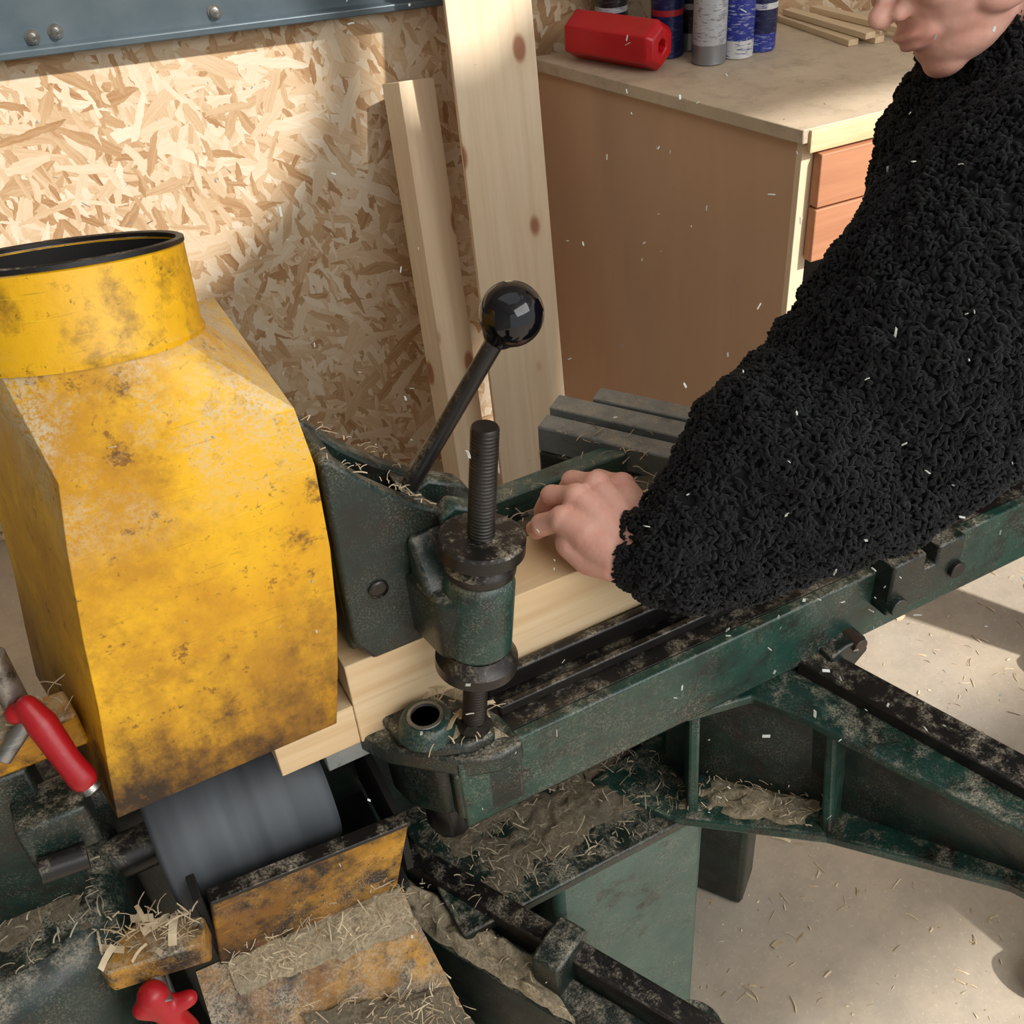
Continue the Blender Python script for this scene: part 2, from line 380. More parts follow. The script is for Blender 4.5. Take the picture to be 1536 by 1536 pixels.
for t,r in rings:
    for k in range(6):
        a=math.pi/3*k+math.pi/6
        vs.append(p0+d*t+(u*math.cos(a)+w_*math.sin(a))*r)
for i in range(len(rings)-1):
    for k in range(6): fs.append((i*6+k,i*6+(k+1)%6,(i+1)*6+(k+1)%6,(i+1)*6+k))
fs.append(tuple(range(6))); fs.append(tuple(range(30,36)))
zmin=min(v.z for v in vs); vs=[v-V((0,0,zmin-1.0205)) for v in vs]
obj("red_hexagonal_block",vs,fs,REDB,.003)
def can(x,y,r,hh,base,label,stripe,cap):
    ps=[lathe("body",(x,y,1.0205),(0,0,1),[(0,r*.93),(.003,r*1.02),(.006,r),(hh*.22,r)],base,36),
        lathe("label",(x,y,1.0205),(0,0,1),[(hh*.22,r),(hh*.24,r*1.004),(hh*.96,r*1.004),(hh,r)],label,36),
        lathe("stripe",(x,y,1.0205),(0,0,1),[(hh*.50,r*1.004),(hh*.51,r*1.008),(hh*.56,r*1.008),(hh*.57,r*1.004)],stripe,36),
        lathe("shoulder",(x,y,1.0205),(0,0,1),[(hh,r),(hh+.012,r*.8),(hh+.014,r*.55)],STEEL,36),
        lathe("cap",(x,y,1.0205),(0,0,1),[(hh+.012,r*.72),(hh+.05,r*.68),(hh+.055,r*.6)],cap,36)]
    return group("spray_can",ps)
def labelm(name,bg,ink,sc=60):
    N=NT(name); g=N.ramp(N.noise(1,3,.7,src=N.mapp((sc*.8,sc*.8,sc*4.5))),[(.56,0),(.60,.8)]); return N.out(N.mix(g,bg,ink),.3,.1)
NAVY=labelm("can_navy",(.008,.012,.06),(.05,.06,.14)); BLUE=labelm("can_blue",(.02,.035,.26),(.35,.38,.50)); SILV=labelm("can_silver",(.42,.43,.45),(.16,.16,.18)); WHT=labelm("can_white",(.6,.6,.6),(.02,.03,.2)); RED2=plain("can_red",(.35,.02,.03),.3); BLKC=labelm("can_black",(.012,.012,.015),(.10,.10,.09)); PSTEEL=plain("can_bare_steel",(.32,.33,.35),.3,.6)
can(1.318,1.890,.033,.16,NAVY,NAVY,RED2,BLKC); can(1.262,2.01,.034,.15,BLKC,BLKC,SILV,BLKC); can(1.352,1.795,.033,.17,PSTEEL,SILV,SILV,BLKC)
can(1.418,1.790,.031,.16,WHT,BLUE,BLUE,RED2); can(1.482,1.800,.031,.16,BLUE,NAVY,WHT,NAVY); can(1.45,1.88,.032,.16,NAVY,NAVY,BLUE,BLUE); can(1.385,1.90,.032,.16,PSTEEL,BLKC,SILV,SILV)
ws=[]
for i,(x,y,a,zz) in enumerate([(1.64,1.82,-.08,0),(1.675,1.80,.03,0),(1.655,1.80,-.02,.013),(1.70,1.83,.15,.0),(1.72,1.78,.05,.013)]):
    o=box("strip_%d"%i,-.012,.012,-.13,.13,0,.012,PINEY,.001); o.matrix_world=Matrix.Translation((x,y,1.0205+zz))@Matrix.Rotation(a,4,'Z'); ws.append(o)
group("wood_strips",ws)

# ------------------------------------------------------------------ tenoning machine
M=[]
def quad3(name,pts,mat,th=.008,bev=0):
    n=len(pts)//2
    if len(pts)==4: fs_=[(0,1,2,3)]
    else: fs_=[(i,i+1,len(pts)-2-i,len(pts)-1-i) for i in range(n-1)]
    o=obj(name,pts,fs_,mat,0); m=o.modifiers.new("s",'SOLIDIFY'); m.thickness=th; m.offset=0
    if bev: b=o.modifiers.new("b",'BEVEL'); b.width=bev; b.segments=2
    return o
M.append(box("rail_front_web",.20,1.02,.589,.603,.79,.882,GRN,.003))
M.append(box("rail_bottom_flange",.215,1.02,.592,.665,.785,.797,GRND,.003))
M.append(box("rail_top_plate",.20,1.02,.603,.668,.862,.880,BLK,.002))
M.append(box("rail_rib",.26,1.02,.622,.630,.880,.893,BLK,.002))
M.append(box("rail_rib_back",.26,1.02,.648,.659,.880,.905,BLK,.003))
M.append(box("rail_wood_fence",.80,1.02,.632,.646,.880,.915,BROWN,.002))
M.append(prism("rail_end_plate",[(.135,.668),(.150,.640),(.205,.589),(.235,.578),(.262,.580),(.262,.612),(.24,.668),(.23,.70),(.135,.70)],.862,.886,'z',GRND,.004))
M.append(prism("clamp_base_bracket",[(.158,.665),(.162,.635),(.185,.605),(.215,.592),(.240,.592),(.247,.612),(.236,.640),(.205,.684),(.165,.684)],.886,.900,'z',GRND,.004))
M.append(lathe("socket_boss",(.190,.631,.899),(0,0,1),[(0,.028),(.008,.026),(.014,.023),(.016,.020),(.016,.014),(.006,.013),(.006,.0)],GRN,36))
M.append(lathe("socket_ring",(.190,.631,.9145),(0,0,1),[(0,.0135),(.002,.017),(.003,.0165),(.003,.0135),(.0,.0130)],STEEL,36))
M.append(prism("rail_end_lug",[(.195,.592),(.262,.586),(.262,.60),(.225,.62),(.195,.61)],.80,.865,'z',GRND,.004))
b=V((.227,.610,.895)); t=V((.268,.610,1.209)); ax=(t-b).normalized(); LL=(t-b).length
def at(z): return b+ax*((z-b.z)/ax.z)
M.append(thread("clamp_screw",b,t,.0115,SCRW))
M.append(lathe("screw_end",t-ax*.001,ax,[(0,.0110),(.003,.0110),(.0045,.010)],SCRW,28))
M.append(lathe("screw_nut_base",b,ax,[(0,.017),(.010,.017),(.012,.013),(.014,.012)],SCRW,6,flat_angle=.3))
M.append(lathe("knurled_nut",at(1.094),ax,[(0,.022),(.003,.025),(.004,.0345),(.006,.0365),(.017,.0365),(.019,.034),(.0195,.020),(.0195,.012)],BLK,48))
M.append(lathe("washer",at(1.078),ax,[(0,.028),(.003,.030),(.008,.030),(.012,.025),(.016,.022)],BLK,40))
M.append(lathe("boss",at(.998),ax,[(0,.027),(.004,.030),(.070,.030),(.076,.028),(.080,.024)],GRN,44))
M.append(lathe("lower_collar",at(.966),ax,[(0,.020),(.003,.024),(.007,.025),(.009,.034),(.011,.036),(.021,.036),(.025,.032),(.032,.028)],BLK,44))
topz=[(.150,1.197),(.158,1.200),(.185,1.165),(.210,1.140),(.245,1.112),(.280,1.082),(.288,1.070)]
pf=[(.146,1.010)]+topz+[(.286,1.045),(.270,1.030),(.256,1.000),(.24,.984),(.16,.984)]
M.append(prism("arm_cheek_front",pf,.654,.672,'y',GRND,.004))
M.append(prism("arm_cheek_back",pf,.714,.735,'y',GRND,.004))
M.append(prism("arm_core_left",[(.146,.99),(.146,1.190),(.158,1.197),(.168,1.184),(.172,.99)],.668,.718,'y',GRND,.003))
M.append(prism("arm_core_mid",[(.170,.99),(.170,1.10),(.222,1.075),(.222,.99)],.670,.716,'y',DARK,.002))
M.append(prism("arm_core_right",[(.218,.99),(.218,1.130),(.238,1.114),(.242,.99)],.668,.718,'y',GRND,.003))
M.append(prism("arm_head_side",[(.238,1.045),(.236,1.112),(.250,1.122),(.280,1.104),(.290,1.090),(.290,1.05),(.272,1.040)],.646,.666,'y',GRN,.004))
M.append(prism("arm_head_back",[(.238,1.045),(.236,1.108),(.250,1.115),(.280,1.098),(.290,1.084),(.290,1.05),(.272,1.040)],.700,.722,'y',GRND,.004))
M.append(prism("arm_lug",[(.200,.662),(.207,.610),(.224,.592),(.260,.592),(.272,.612),(.270,.662)],.996,1.066,'z',GRND,.006))
M.append(prism("arm_web",[(.654,1.0),(.654,1.105),(.63,1.080),(.615,1.06),(.615,1.0)],.206,.260,'x',GRND,.005))
M.append(prism("arm_to_column",[(.08,.736),(.25,.736),(.20,.86),(.08,.90)],.99,1.06,'z',GRND,.01))
M.append(prism("arm_column",[(.08,.80),(.19,.80),(.18,.93),(.08,.93)],.83,1.04,'z',GRND,.01))
M.append(lathe("arm_plug",(.176,.654,1.06),(0,-1,0),[(0,.009),(.002,.009),(.003,.0075),(.001,.007),(.001,0)],BLK,30))
lb=V((.206,.694,1.090)); lt=V((.330,.682,1.252)); 
M.append(rod("lever_rod",lb,lt,.0078,BLK,28))
dl=(lt-lb).normalized(); kr=.0262
M.append(lathe("lever_knob",lt-dl*.024,dl,[(0,.009),(.002,.011)]+[(kr-kr*math.cos(a)+.0015,kr*math.sin(a)) for a in [x*math.pi/28 for x in range(5,28)]]+[(kr*2+.0015,.0)],GLOSS,48,flat_angle=1.2))
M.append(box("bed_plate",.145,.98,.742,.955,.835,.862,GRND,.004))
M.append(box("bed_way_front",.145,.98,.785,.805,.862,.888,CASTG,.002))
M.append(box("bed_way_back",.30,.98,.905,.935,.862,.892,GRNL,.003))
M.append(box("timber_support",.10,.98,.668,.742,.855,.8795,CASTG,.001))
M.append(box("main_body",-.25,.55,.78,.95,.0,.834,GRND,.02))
fa=V((.515,1.008,0)); fcd=V((.107,-.159,0)).normalized(); fw=V((.8,.6,0)).normalized()
def quad(p,l,wd): return xy(p,p+fcd*l,p+fcd*l+fw*wd,p+fw*wd)
M.append(prism("far_angle_block",quad(fa,.36,.032),.862,.900,'z',CASTG,.003))
M.append(prism("far_table_a",quad(fa+fw*.039,.42,.034),.862,.905,'z',CASTG,.002))
M.append(prism("far_table_b",quad(fa+fw*.079+fcd*.045,.36,.03),.862,.905,'z',CASTG,.002))
M.append(prism("far_table_base",quad(fa+fw*.0,.42,.11),.80,.861,'z',GRND,.004))
M.append(prism("far_table_c",quad(fa+fw*.12+fcd*.21,.25,.05),.85,.900,'z',CASTG,.002))
M.append(prism("far_table_column",quad(fa+fw*.02+fcd*.12,.2,.08),.0,.80,'z',GRND,.01))
M.append(prism("stop_block",[(.690,.835),(.690,.905),(.735,.905),(.735,.880),(.752,.880),(.752,.905),(.790,.905),(.790,.862),(.776,.835)],.566,.600,'y',GRND,.003))
M.append(rod("stop_bolt",(.782,.560,.862),(.782,.60,.862),.010,BLK)); M.append(rod("stop_bolt_b",(.70,.558,.850),(.70,.60,.850),.011,GRND))
M.append(prism("rail_clip",[(.625,.775),(.625,.805),(.645,.812),(.672,.812),(.678,.79),(.66,.772)],.570,.592,'y',GRND,.003))
M.append(rod("clip_bolt",(.662,.566,.806),(.662,.59,.806),.009,RUST))
P0=V((.600,.592,0)); P1=V((.690,.300,0)); pd=(P1-P0).normalized(); pn=V((pd.y,-pd.x,0))
if pn.x>0: pn=-pn
def q(p,l,a,b_): return xy(p+pn*a,p+pd*l+pn*a,p+pd*l+pn*b_,p+pn*b_)
LA=.42
M.append(prism("outrigger_top_bar",q(P0,LA,-.034,.004),.780,.798,'z',BLK,.003))
M.append(prism("outrigger_top_flange",xy(V((.46,.603,0)),V((.535,.588,0)),V((.563,.540,0)),V((.60,.44,0)),V((.655,.30,0)),V((.690,.18,0)),V((.735,.18,0)),V((.66,.44,0)),V((.64,.603,0))),.768,.781,'z',GRN,.003))
Tt=[(.480,.66,.770),(.590,.55,.770),(.630,.44,.770),(.674,.32,.770),(.71,.18,.770)]
Bb=[(.490,.675,.607),(.592,.535,.625),(.628,.45,.645),(.680,.325,.683),(.715,.18,.715)]
M.append(quad3("outrigger_web",Tt+Bb[::-1],GRND,.010))
Oo=[(.400,.70,.600),(.447,.611,.600),(.568,.484,.630),(.655,.327,.680),(.690,.18,.713)]
Ii=[(.52,.72,.600),(.530,.660,.602),(.620,.520,.630),(.690,.340,.680),(.72,.18,.713)]
M.append(quad3("outrigger_bottom_flange",Oo+Ii[::-1],GRN,.015,.003))
def rib(name,tp,bp,ow,oo):
    tp=V(tp);bp=V(bp);ow=V(ow);oo=V(oo)
    return quad3(name,[tp,ow,oo,bp],GRN,.012,.003)
M.append(rib("outrigger_rib_a",(.500,.648,.768),(.505,.652,.605),(.474,.604,.768),(.474,.598,.604)))
M.append(rib("outrigger_rib_b",(.606,.520,.768),(.606,.510,.634),(.577,.512,.768),(.570,.488,.634)))
M.append(box("lower_shelf",.18,.50,.60,.90,.585,.600,GRND,.003))
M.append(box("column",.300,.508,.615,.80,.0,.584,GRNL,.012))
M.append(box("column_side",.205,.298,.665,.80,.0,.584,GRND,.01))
Q0=V((.150,.760,0)); Q1=V((.335,.403,0)); qd=(Q1-Q0).normalized(); qn=V((qd.y,-qd.x,0)); qn=qn if qn.x<0 else -qn
def q2(p,l,a,b_): return xy(p+qn*a,p+qd*l+qn*a,p+qd*l+qn*b_,p+qn*b_)
M.append(prism("lower_bar",q2(Q0,.50,-.012,.014),.592,.612,'z',BLK,.003))
M.append(prism("lower_bar_ledge",q2(Q0,.50,.014,.060),.568,.580,'z',GRND,.003))
M.append(prism("lower_bar_web",q2(Q0,.50,-.008,.012),.40,.592,'z',GRND,.002))
M.append(prism("lower_bar_side",q2(Q0,.50,.048,.060),.30,.575,'z',GRND,.004))
cblk=Q0+qd*.238
M.append(prism("lower_bar_block",q2(cblk,.034,-.016,.040),.30,.630,'z',GRND,.004))
M.append(rod("lower_bar_foot",(Q1.x,Q1.y,0),(Q1.x,Q1.y,.59),.03,GRND))
M.append(prism("rail_end_bracket",[(.165,.70),(.172,.670),(.200,.640),(.225,.645),(.225,.72),(.17,.73)],.745,.862,'z',GRND,.008))
M.append(prism("rail_end_knuckle",[(.185,.690),(.190,.655),(.215,.645),(.235,.66),(.23,.70)],.69,.75,'z',BLK,.012))
M.append(lathe("cutter_block",(-.068,.745,.775),(1,0,0),[(0,.030),(.0,.069),(.006,.0745),(.030,.0745),(.062,.0735),(.066,.0722),(.070,.0735),(.10,.0745),(.118,.0722),(.123,.0735),(.160,.0745),(.167,.069),(.167,.02)],CUT,72,flat_angle=.9))
M.append(rod("cutter_spindle",(-.24,.745,.775),(-.066,.745,.775),.022,BLK))
M.append(prism("tray_front",[(-.052,.700),(-.038,.797),(.156,.777),(.128,.680)],.634,.644,'y',YELR,.002))
M.append(prism("tray_rim",[(-.040,.794),(-.038,.799),(.158,.779),(.156,.774)],.632,.648,'y',BLK,.001))
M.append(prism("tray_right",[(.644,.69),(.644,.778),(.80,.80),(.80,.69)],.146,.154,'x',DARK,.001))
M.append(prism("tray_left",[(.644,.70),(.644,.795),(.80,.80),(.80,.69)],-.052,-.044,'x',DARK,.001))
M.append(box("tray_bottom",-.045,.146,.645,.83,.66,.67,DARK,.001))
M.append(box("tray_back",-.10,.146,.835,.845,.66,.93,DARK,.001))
CH=[(-.075,.640,.702),(.132,.640,.684),(.150,.520,.560),(-.085,.500,.585)]
M.append(quad3("discharge_chute",CH,YELR))
M.append(quad3("chute_lip",[(-.085,.500,.585),(.150,.520,.560),(.150,.490,.38),(-.085,.470,.38)],YELR))
M.append(box("chute_support",-.06,.12,.56,.78,.0,.55,GRND,.01))
M.append(prism("left_body",[(-.45,.60),(-.16,.62),(-.11,.66),(-.10,.76),(-.11,.90),(-.45,.95)],0,.805,'z',GRND,.03))
M.append(prism("left_upper_body",[(-.45,.88),(-.19,.895),(-.17,.95),(-.45,1.0)],.80,1.14,'z',GRNL,.02))
M.append(prism("left_clamp_bar",[(-.078,.700),(-.083,.735),(-.30,.745),(-.30,.705)],.975,1.012,'z',YELB,.003))
M.append(prism("left_bracket_post",[(-.13,.70),(-.13,.745),(-.22,.75),(-.22,.705)],.80,.975,'z',GRND,.004))
M.append(rod("left_pin",(-.117,.718,1.010),(-.117,.718,1.085),.0105,STEEL))
M.append(box("left_steel_block",-.155,-.098,.665,.712,.895,.945,GRND,.004))
M.append(rod("left_pin_b",(-.150,.655,.905),(-.112,.655,.900),.011,BLK))
M.append(rod("left_clamp_stud",(-.140,.690,1.005),(-.108,.698,1.03),.007,STEEL))
M.append(prism("lower_left_bracket",[(-.155,.655),(-.14,.628),(-.055,.612),(-.048,.64),(-.10,.668)],.745,.775,'z',YELR,.003))
M.append(rod("lower_knob_stud",(-.105,.63,.70),(-.105,.655,.75),.008,STEEL))
group("tenoning_machine",M)

def blobmesh(name,balls,vox,mat,smooth=6,fac=.5):
    bm=bmesh.new()
    for b_ in balls:
        c,r=b_[0],b_[1]; rot=b_[2] if len(b_)>2 else None
        if isinstance(r,(int,float)): r=(r,r,r)
        mt=Matrix.Translation(V(c))@(rot.to_4x4() if rot else Matrix.Identity(4))@Matrix.Diagonal((r[0],r[1],r[2],1))
        bmesh.ops.create_icosphere(bm,subdivisions=3,radius=1,matrix=mt)
    me=bpy.data.meshes.new(name); bm.to_mesh(me); bm.free()
    o=bpy.data.objects.new(name,me); COL.objects.link(o)
    m=o.modifiers.new("r",'REMESH'); m.mode='VOXEL'; m.voxel_size=vox
    if smooth:
        s=o.modifiers.new("s",'SMOOTH'); s.factor=fac; s.iterations=smooth
    dg=bpy.context.evaluated_depsgraph_get(); dg.update()
    nm=bpy.data.meshes.new_from_object(o.evaluated_get(dg)); o.modifiers.clear(); o.data=nm
    nm.materials.clear(); nm.materials.append(mat); nm.shade_smooth(); return o
def chain(pts,step=.3):
    out=[]
    for (p,r),(p2,r2) in zip(pts,pts[1:]):
        p=V(p);p2=V(p2);n=max(1,int((p2-p).length/(min(r,r2)*step)))
        for i in range(n+1): out.append((p.lerp(p2,i/n),r+(r2-r)*i/n))
    return out
L1=blobmesh("grip",chain([((-.108,.699,1.040),.009),((-.103,.690,1.024),.0125),((-.096,.672,.995),.011),((-.091,.664,.978),.0118)])+[((-.118,.703,1.033),.009)],.0018,REDP,5)
L1c=rod("tip",(-.090,.662,.974),(-.087,.657,.966),.0075,STEEL)
group("red_clamp_lever",[L1,L1c])
L2=blobmesh("grip",chain([((-.112,.610,.742),.014),((-.106,.602,.720),.0125),((-.100,.596,.690),.014),((-.100,.592,.672),.011)])+chain([((-.106,.604,.722),.011),((-.085,.600,.728),.008)])+chain([((-.106,.604,.722),.011),((-.124,.606,.735),.009)]),.002,REDP,5)
group("red_clamp_lever.001",[L2,rod("hub",(-.105,.60,.735),(-.105,.635,.745),.008,STEEL)])

# ------------------------------------------------------------------ dust hood
secs=[(.930,-.079,.115),(.99,-.069,.127),(1.05,-.058,.137),(1.12,-.048,.144),(1.20,-.034,.1465),(1.252,-.023,.141)]
YF,YB=.652,.862
Nn=10
def rect(z,xl,xr):
    c=[(xr,YF),(xr,YB),(xl-.035,YB),(xl,YF)]; pts=[]
    for k in range(4):
        a=c[k];b2=c[(k+1)%4]
        for i in range(Nn): pts.append(V((a[0]+(b2[0]-a[0])*i/Nn,a[1]+(b2[1]-a[1])*i/Nn,z)))
    return pts
NB=V((.025,.735,1.306)); NTp=V((.031,.750,1.362)); nax=(NTp-NB).normalized()
def circ(c,r):
    ex=(V((1,0,0))-nax*nax.x).normalized(); ey=nax.cross(ex); pts=[]
    for k in range(4):
        for i in range(Nn):
            a=-math.pi/4+math.pi/2*(k+i/Nn); pts.append(c+(ex*math.cos(a)+ey*math.sin(a))*r)
    return pts
rings=[rect(*s) for s in secs]+[circ(NB,.080)]
vs=[p for r_ in rings for p in r_]; n4=4*Nn; fs=[]
for i in range(len(rings)-1):
    for k in range(n4):
        if i==0 and k<Nn: continue
        fs.append((i*n4+k,i*n4+(k+1)%n4,(i+1)*n4+(k+1)%n4,(i+1)*n4+k))
hb=obj("hood_body",vs,fs,YEL,0); hb.data.shade_smooth(); hb.data.set_sharp_from_angle(angle=.45)
m=hb.modifiers.new("s",'SOLIDIFY'); m.thickness=.003; m.offset=-1
m=hb.modifiers.new("b",'BEVEL'); m.width=.0025; m.segments=3; m.limit_method='ANGLE'; m.angle_limit=.5
LN=(NTp-NB).length
def opencyl(name,prof,mat,seg=72,p=None):
    o=lathe(name,p or (NB-nax*.004),nax,prof,mat,seg)
    bm=bmesh.new(); bm.from_mesh(o.data)
    for f in [f for f in bm.faces if len(f.verts)>10]: bm.faces.remove(f)
    bm.to_mesh(o.data); bm.free(); return o
nk=opencyl("hood_neck",[(0,.0825),(.004,.0835),(.008,.0815),(LN+.003,.0805),(LN+.004,.0795),(LN+.004,.0765),(.0,.0765)],YELN)
nin=opencyl("neck_liner",[(0,.0762),(LN+.003,.0762)],DARK)
nr=opencyl("neck_rim",[(0,.0812),(.003,.0812),(.004,.079),(.003,.0760),(0,.0760)],BLK,72,NTp+nax*.0005)
nd=lathe("neck_inner_damper",NB+nax*.002,nax,[(0,.076),(.001,.076)],DARK,60)
group("dust_extraction_hood",[hb,nk,nin,nr,nd])

# ------------------------------------------------------------------ timber
tb=[box("main_piece",.135,.86,.663,.735,.880,.980,PINEX,.0012)]
tb.append(box("tenon",.058,.1345,.664,.734,.880,.930,PINEX,.0008))
group("timber_workpiece",tb)

# ------------------------------------------------------------------ the man
MAN=[]
jb=chain([((.420,.624,1.004),.034),((.434,.614,1.009),.046),((.458,.603,1.018),.058),((.495,.596,1.034),.071),((.571,.594,1.060),.099),((.65,.592,1.085),.112),((.737,.585,1.150),.135),((.81,.575,1.235),.135)])
jb+=chain([((.81,.58,1.235),.135),((.93,.70,1.22),.15),((1.05,.84,1.20),.105)])
jb+=chain([((.95,.69,1.20),.165),((1.15,.66,1.05),.165),((1.30,.62,.93),.165)])
jb+=chain([((.95,.69,1.26),.12),((.90,.71,1.33),.085),((.872,.711,1.374),.068)])
jb+=chain([((1.05,.84,1.20),.10),((1.06,.93,1.02),.085),((.93,.83,.985),.06),((.88,.80,.985),.05)])
jk=blobmesh("fleece_jacket",jb,.0055,FLEECE,8)
me=jk.data; nv=len(me.vertices); co=np.empty(nv*3,'f'); me.vertices.foreach_get("co",co); no=np.empty(nv*3,'f'); me.vertex_normals.foreach_get("vector",no)
co=co.reshape(-1,3); no=no.reshape(-1,3); dsp=np.empty(nv)
for i in range(nv):
    p=V(co[i]); dsp[i]=.016*noise.noise(p*10)+.007*noise.noise(p*40)+.004*noise.noise(p*110)
me.vertices.foreach_set("co",(co+no*dsp[:,None]).astype('f').ravel()); me.update()
me.calc_loop_triangles()
tri=np.array([t_.vertices[:] for t_ in me.loop_triangles]); vc=(co+no*dsp[:,None])
ar=np.linalg.norm(np.cross(vc[tri[:,1]]-vc[tri[:,0]],vc[tri[:,2]]-vc[tri[:,0]]),axis=1)/2
cen=vc[tri].mean(1); keep=(cen[:,0]<1.0); wts=ar*keep
area=wts.sum(); NTU=min(50000,int(area*68000)); idx=np.random.choice(len(tri),NTU,p=wts/wts.sum())
bc=np.random.dirichlet((1,1,1),NTU); pos=(vc[tri[idx]]*bc[:,:,None]).sum(1); nn=no[tri[idx]].mean(1); nn/=np.linalg.norm(nn,axis=1)[:,None]
rv=np.random.normal(size=(NTU,3)); tg=rv-nn*(rv*nn).sum(1)[:,None]; tg/=np.linalg.norm(tg,axis=1)[:,None]; bt=np.cross(nn,tg)
Ls=np.random.uniform(.005,.0105,NTU)[:,None]; rs=np.random.uniform(.0012,.0022,NTU)[:,None]; cv=np.random.uniform(-1.2,1.2,NTU)[:,None]
allv=[]
S=5;Q=4
for k,(tt,rr) in enumerate([(0,.6),(.25,1),(.55,1.05),(.8,.8),(1,.25)]):
    ctr=pos+tg*Ls*(tt-.4)+bt*cv*Ls*.5*(tt**2)+nn*(.0012+np.sin(tt*2.6)*.0038)
    for s in range(Q):
        a=2*math.pi*s/Q; allv.append(ctr+(bt*math.cos(a)+nn*math.sin(a))*rs*rr)
vv=np.stack(allv,1).reshape(-1,3)
fl_=[]
for k in range(S-1):
    for s in range(Q): fl_.append((k*Q+s,k*Q+(s+1)%Q,(k+1)*Q+(s+1)%Q,(k+1)*Q+s))
fl_.append(tuple((S-1)*Q+s for s in range(Q)))
ff=(np.array(fl_)[None]+(np.arange(NTU)*S*Q)[:,None,None]).reshape(-1)
tm=bpy.data.meshes.new("fleece_tufts"); tm.vertices.add(len(vv)); tm.vertices.foreach_set("co",vv.astype('f').ravel())
nf=NTU*len(fl_); tm.loops.add(nf*4); tm.loops.foreach_set("vertex_index",ff.astype('i')); tm.polygons.add(nf); tm.polygons.foreach_set("loop_start",np.arange(0,nf*4,4,dtype='i'))
tm.update(calc_edges=True); tm.materials.append(FLEECE); tm.shade_smooth()
to=bpy.data.objects.new("fleece_tufts",tm); COL.objects.link(to)
MAN+=[jk,to]
f_=V((-.907,.065,-.416)).normalized(); up_=V((-.362,.381,.850)); up_=(up_-f_*up_.dot(f_)).normalized(); sd_=up_.cross(f_)
HM=Matrix(((f_.x,sd_.x,up_.x),(f_.y,sd_.y,up_.y),(f_.z,sd_.z,up_.z)))
HC=V((.799,.732,1.469))+R*.009+U*.004
def hl(x,y,z): return HC+HM@V((x,y,z))
def E(x,y,z,a,b_,c_): return (hl(x,y,z),(a,b_,c_),HM)
hd=[E(-.01,0,.03,.098,.078,.095),E(.03,0,-.02,.062,.066,.085),E(.035,0,-.06,.052,.052,.050),E(.068,0,-.098,.020,.022,.015),E(.045,0,-.085,.042,.042,.026),
    E(.082,0,.022,.014,.055,.012),E(.092,0,-.010,.011,.008,.026),E(.104,0,-.034,.0135,.0095,.011),E(.094,.012,-.038,.010,.007,.008),E(.094,-.012,-.038,.010,.007,.008),
    E(.088,0,-.060,.013,.021,.0055),E(.086,0,-.070,.013,.019,.0058),E(.078,0,-.064,.018,.028,.016),E(.06,.032,-.03,.028,.022,.025),E(.06,-.032,-.03,.028,.022,.025),
    E(.02,.05,-.062,.035,.018,.022),E(.02,-.05,-.062,.035,.018,.022),
    E(-.01,.078,-.01,.018,.007,.030),E(-.01,-.078,-.01,.018,.007,.030)]
hd+=[(p,r) for p,r in chain([(hl(-.02,0,-.05),.055),(hl(-.05,0,-.14),.055)])]
MAN.append(blobmesh("head",hd,.0025,SKIN,4))
for s in (-1,1): MAN.append(ball("eye_%s"%("l" if s>0 else "r"),hl(.074,s*.031,.0),.0125,EYE,sub=3))
MAN.append(blobmesh("hair",[E(-.022,0,.045,.098,.084,.092),E(-.06,0,-.01,.055,.07,.07),E(.02,0,.095,.07,.062,.035)],.004,HAIR,3))
# left hand on top of the timber, knuckles up, fingers curled over the far edge
K=[V((.440,.692,1.034)),V((.4155,.698,1.042)),V((.391,.694,1.040)),V((.369,.682,1.031))]
wr=V((.414,.626,1.014))
hb_=[]
for i,k in enumerate(K):
    root=wr+V((.016-.012*i,.0+.002*i,-.001))
    hb_+=chain([(root,.0200),(root.lerp(k,.5),.0190),(root.lerp(k,.85),.0150)])
    hb_+=[(k,.0142)]
    pip=k+V((-.006-.003*i,.032-.003*i,-.010)); dip=pip+V((-.004,.012,-.024)); tip=dip+V((-.002,-.001,-.018))
    if i==3: pip=k+V((-.012,.019,-.014)); dip=pip+V((-.000,.012,-.014)); tip=dip+V((.002,.010,-.006))
    hb_+=chain([(k,.0132),(k.lerp(pip,.5),.0110),(pip,.0116)]); hb_+=chain([(pip,.0108),(dip,.0096),(tip,.0082)])
hb_+=chain([(wr,.024),(V((.437,.606,1.014)),.027)])
hb_+=chain([(wr+V((.014,.004,-.006)),.016),((.452,.662,1.004),.013),((.450,.698,.996),.0115),((.436,.722,.994),.0098)])
hb_+=chain([(wr+V((-.024,.006,-.010)),.017),(V((.380,.652,1.002)),.018),(V((.370,.668,1.012)),.016)])
MAN.append(blobmesh("left_hand",hb_,.0016,SKIN,5,.5))
rh=chain([((.88,.80,.985),.028),((.84,.78,.99),.028),((.81,.77,.995),.020)])
for i in range(4): rh+=chain([((.82,.755+.02*i,.998),.011),((.785,.75+.02*i,.996),.009),((.765,.748+.02*i,.990),.008)])
rh+=chain([((.85,.755,.99),.013),((.82,.74,.992),.010),((.80,.735,.990),.0085)])
MAN.append(blobmesh("right_hand",rh,.0025,SKIN,3))
tr=chain([((1.30,.61,.93),.15),((1.26,.52,.82),.115),((1.18,.41,.48),.080),((1.12,.345,.12),.064)])
tr+=chain([((1.33,.66,.90),.14),((1.46,.74,.80),.11),((1.58,.77,.46),.078),((1.66,.78,.12),.062)])
MAN.append(blobmesh("trousers",tr,.008,DENIM,6))
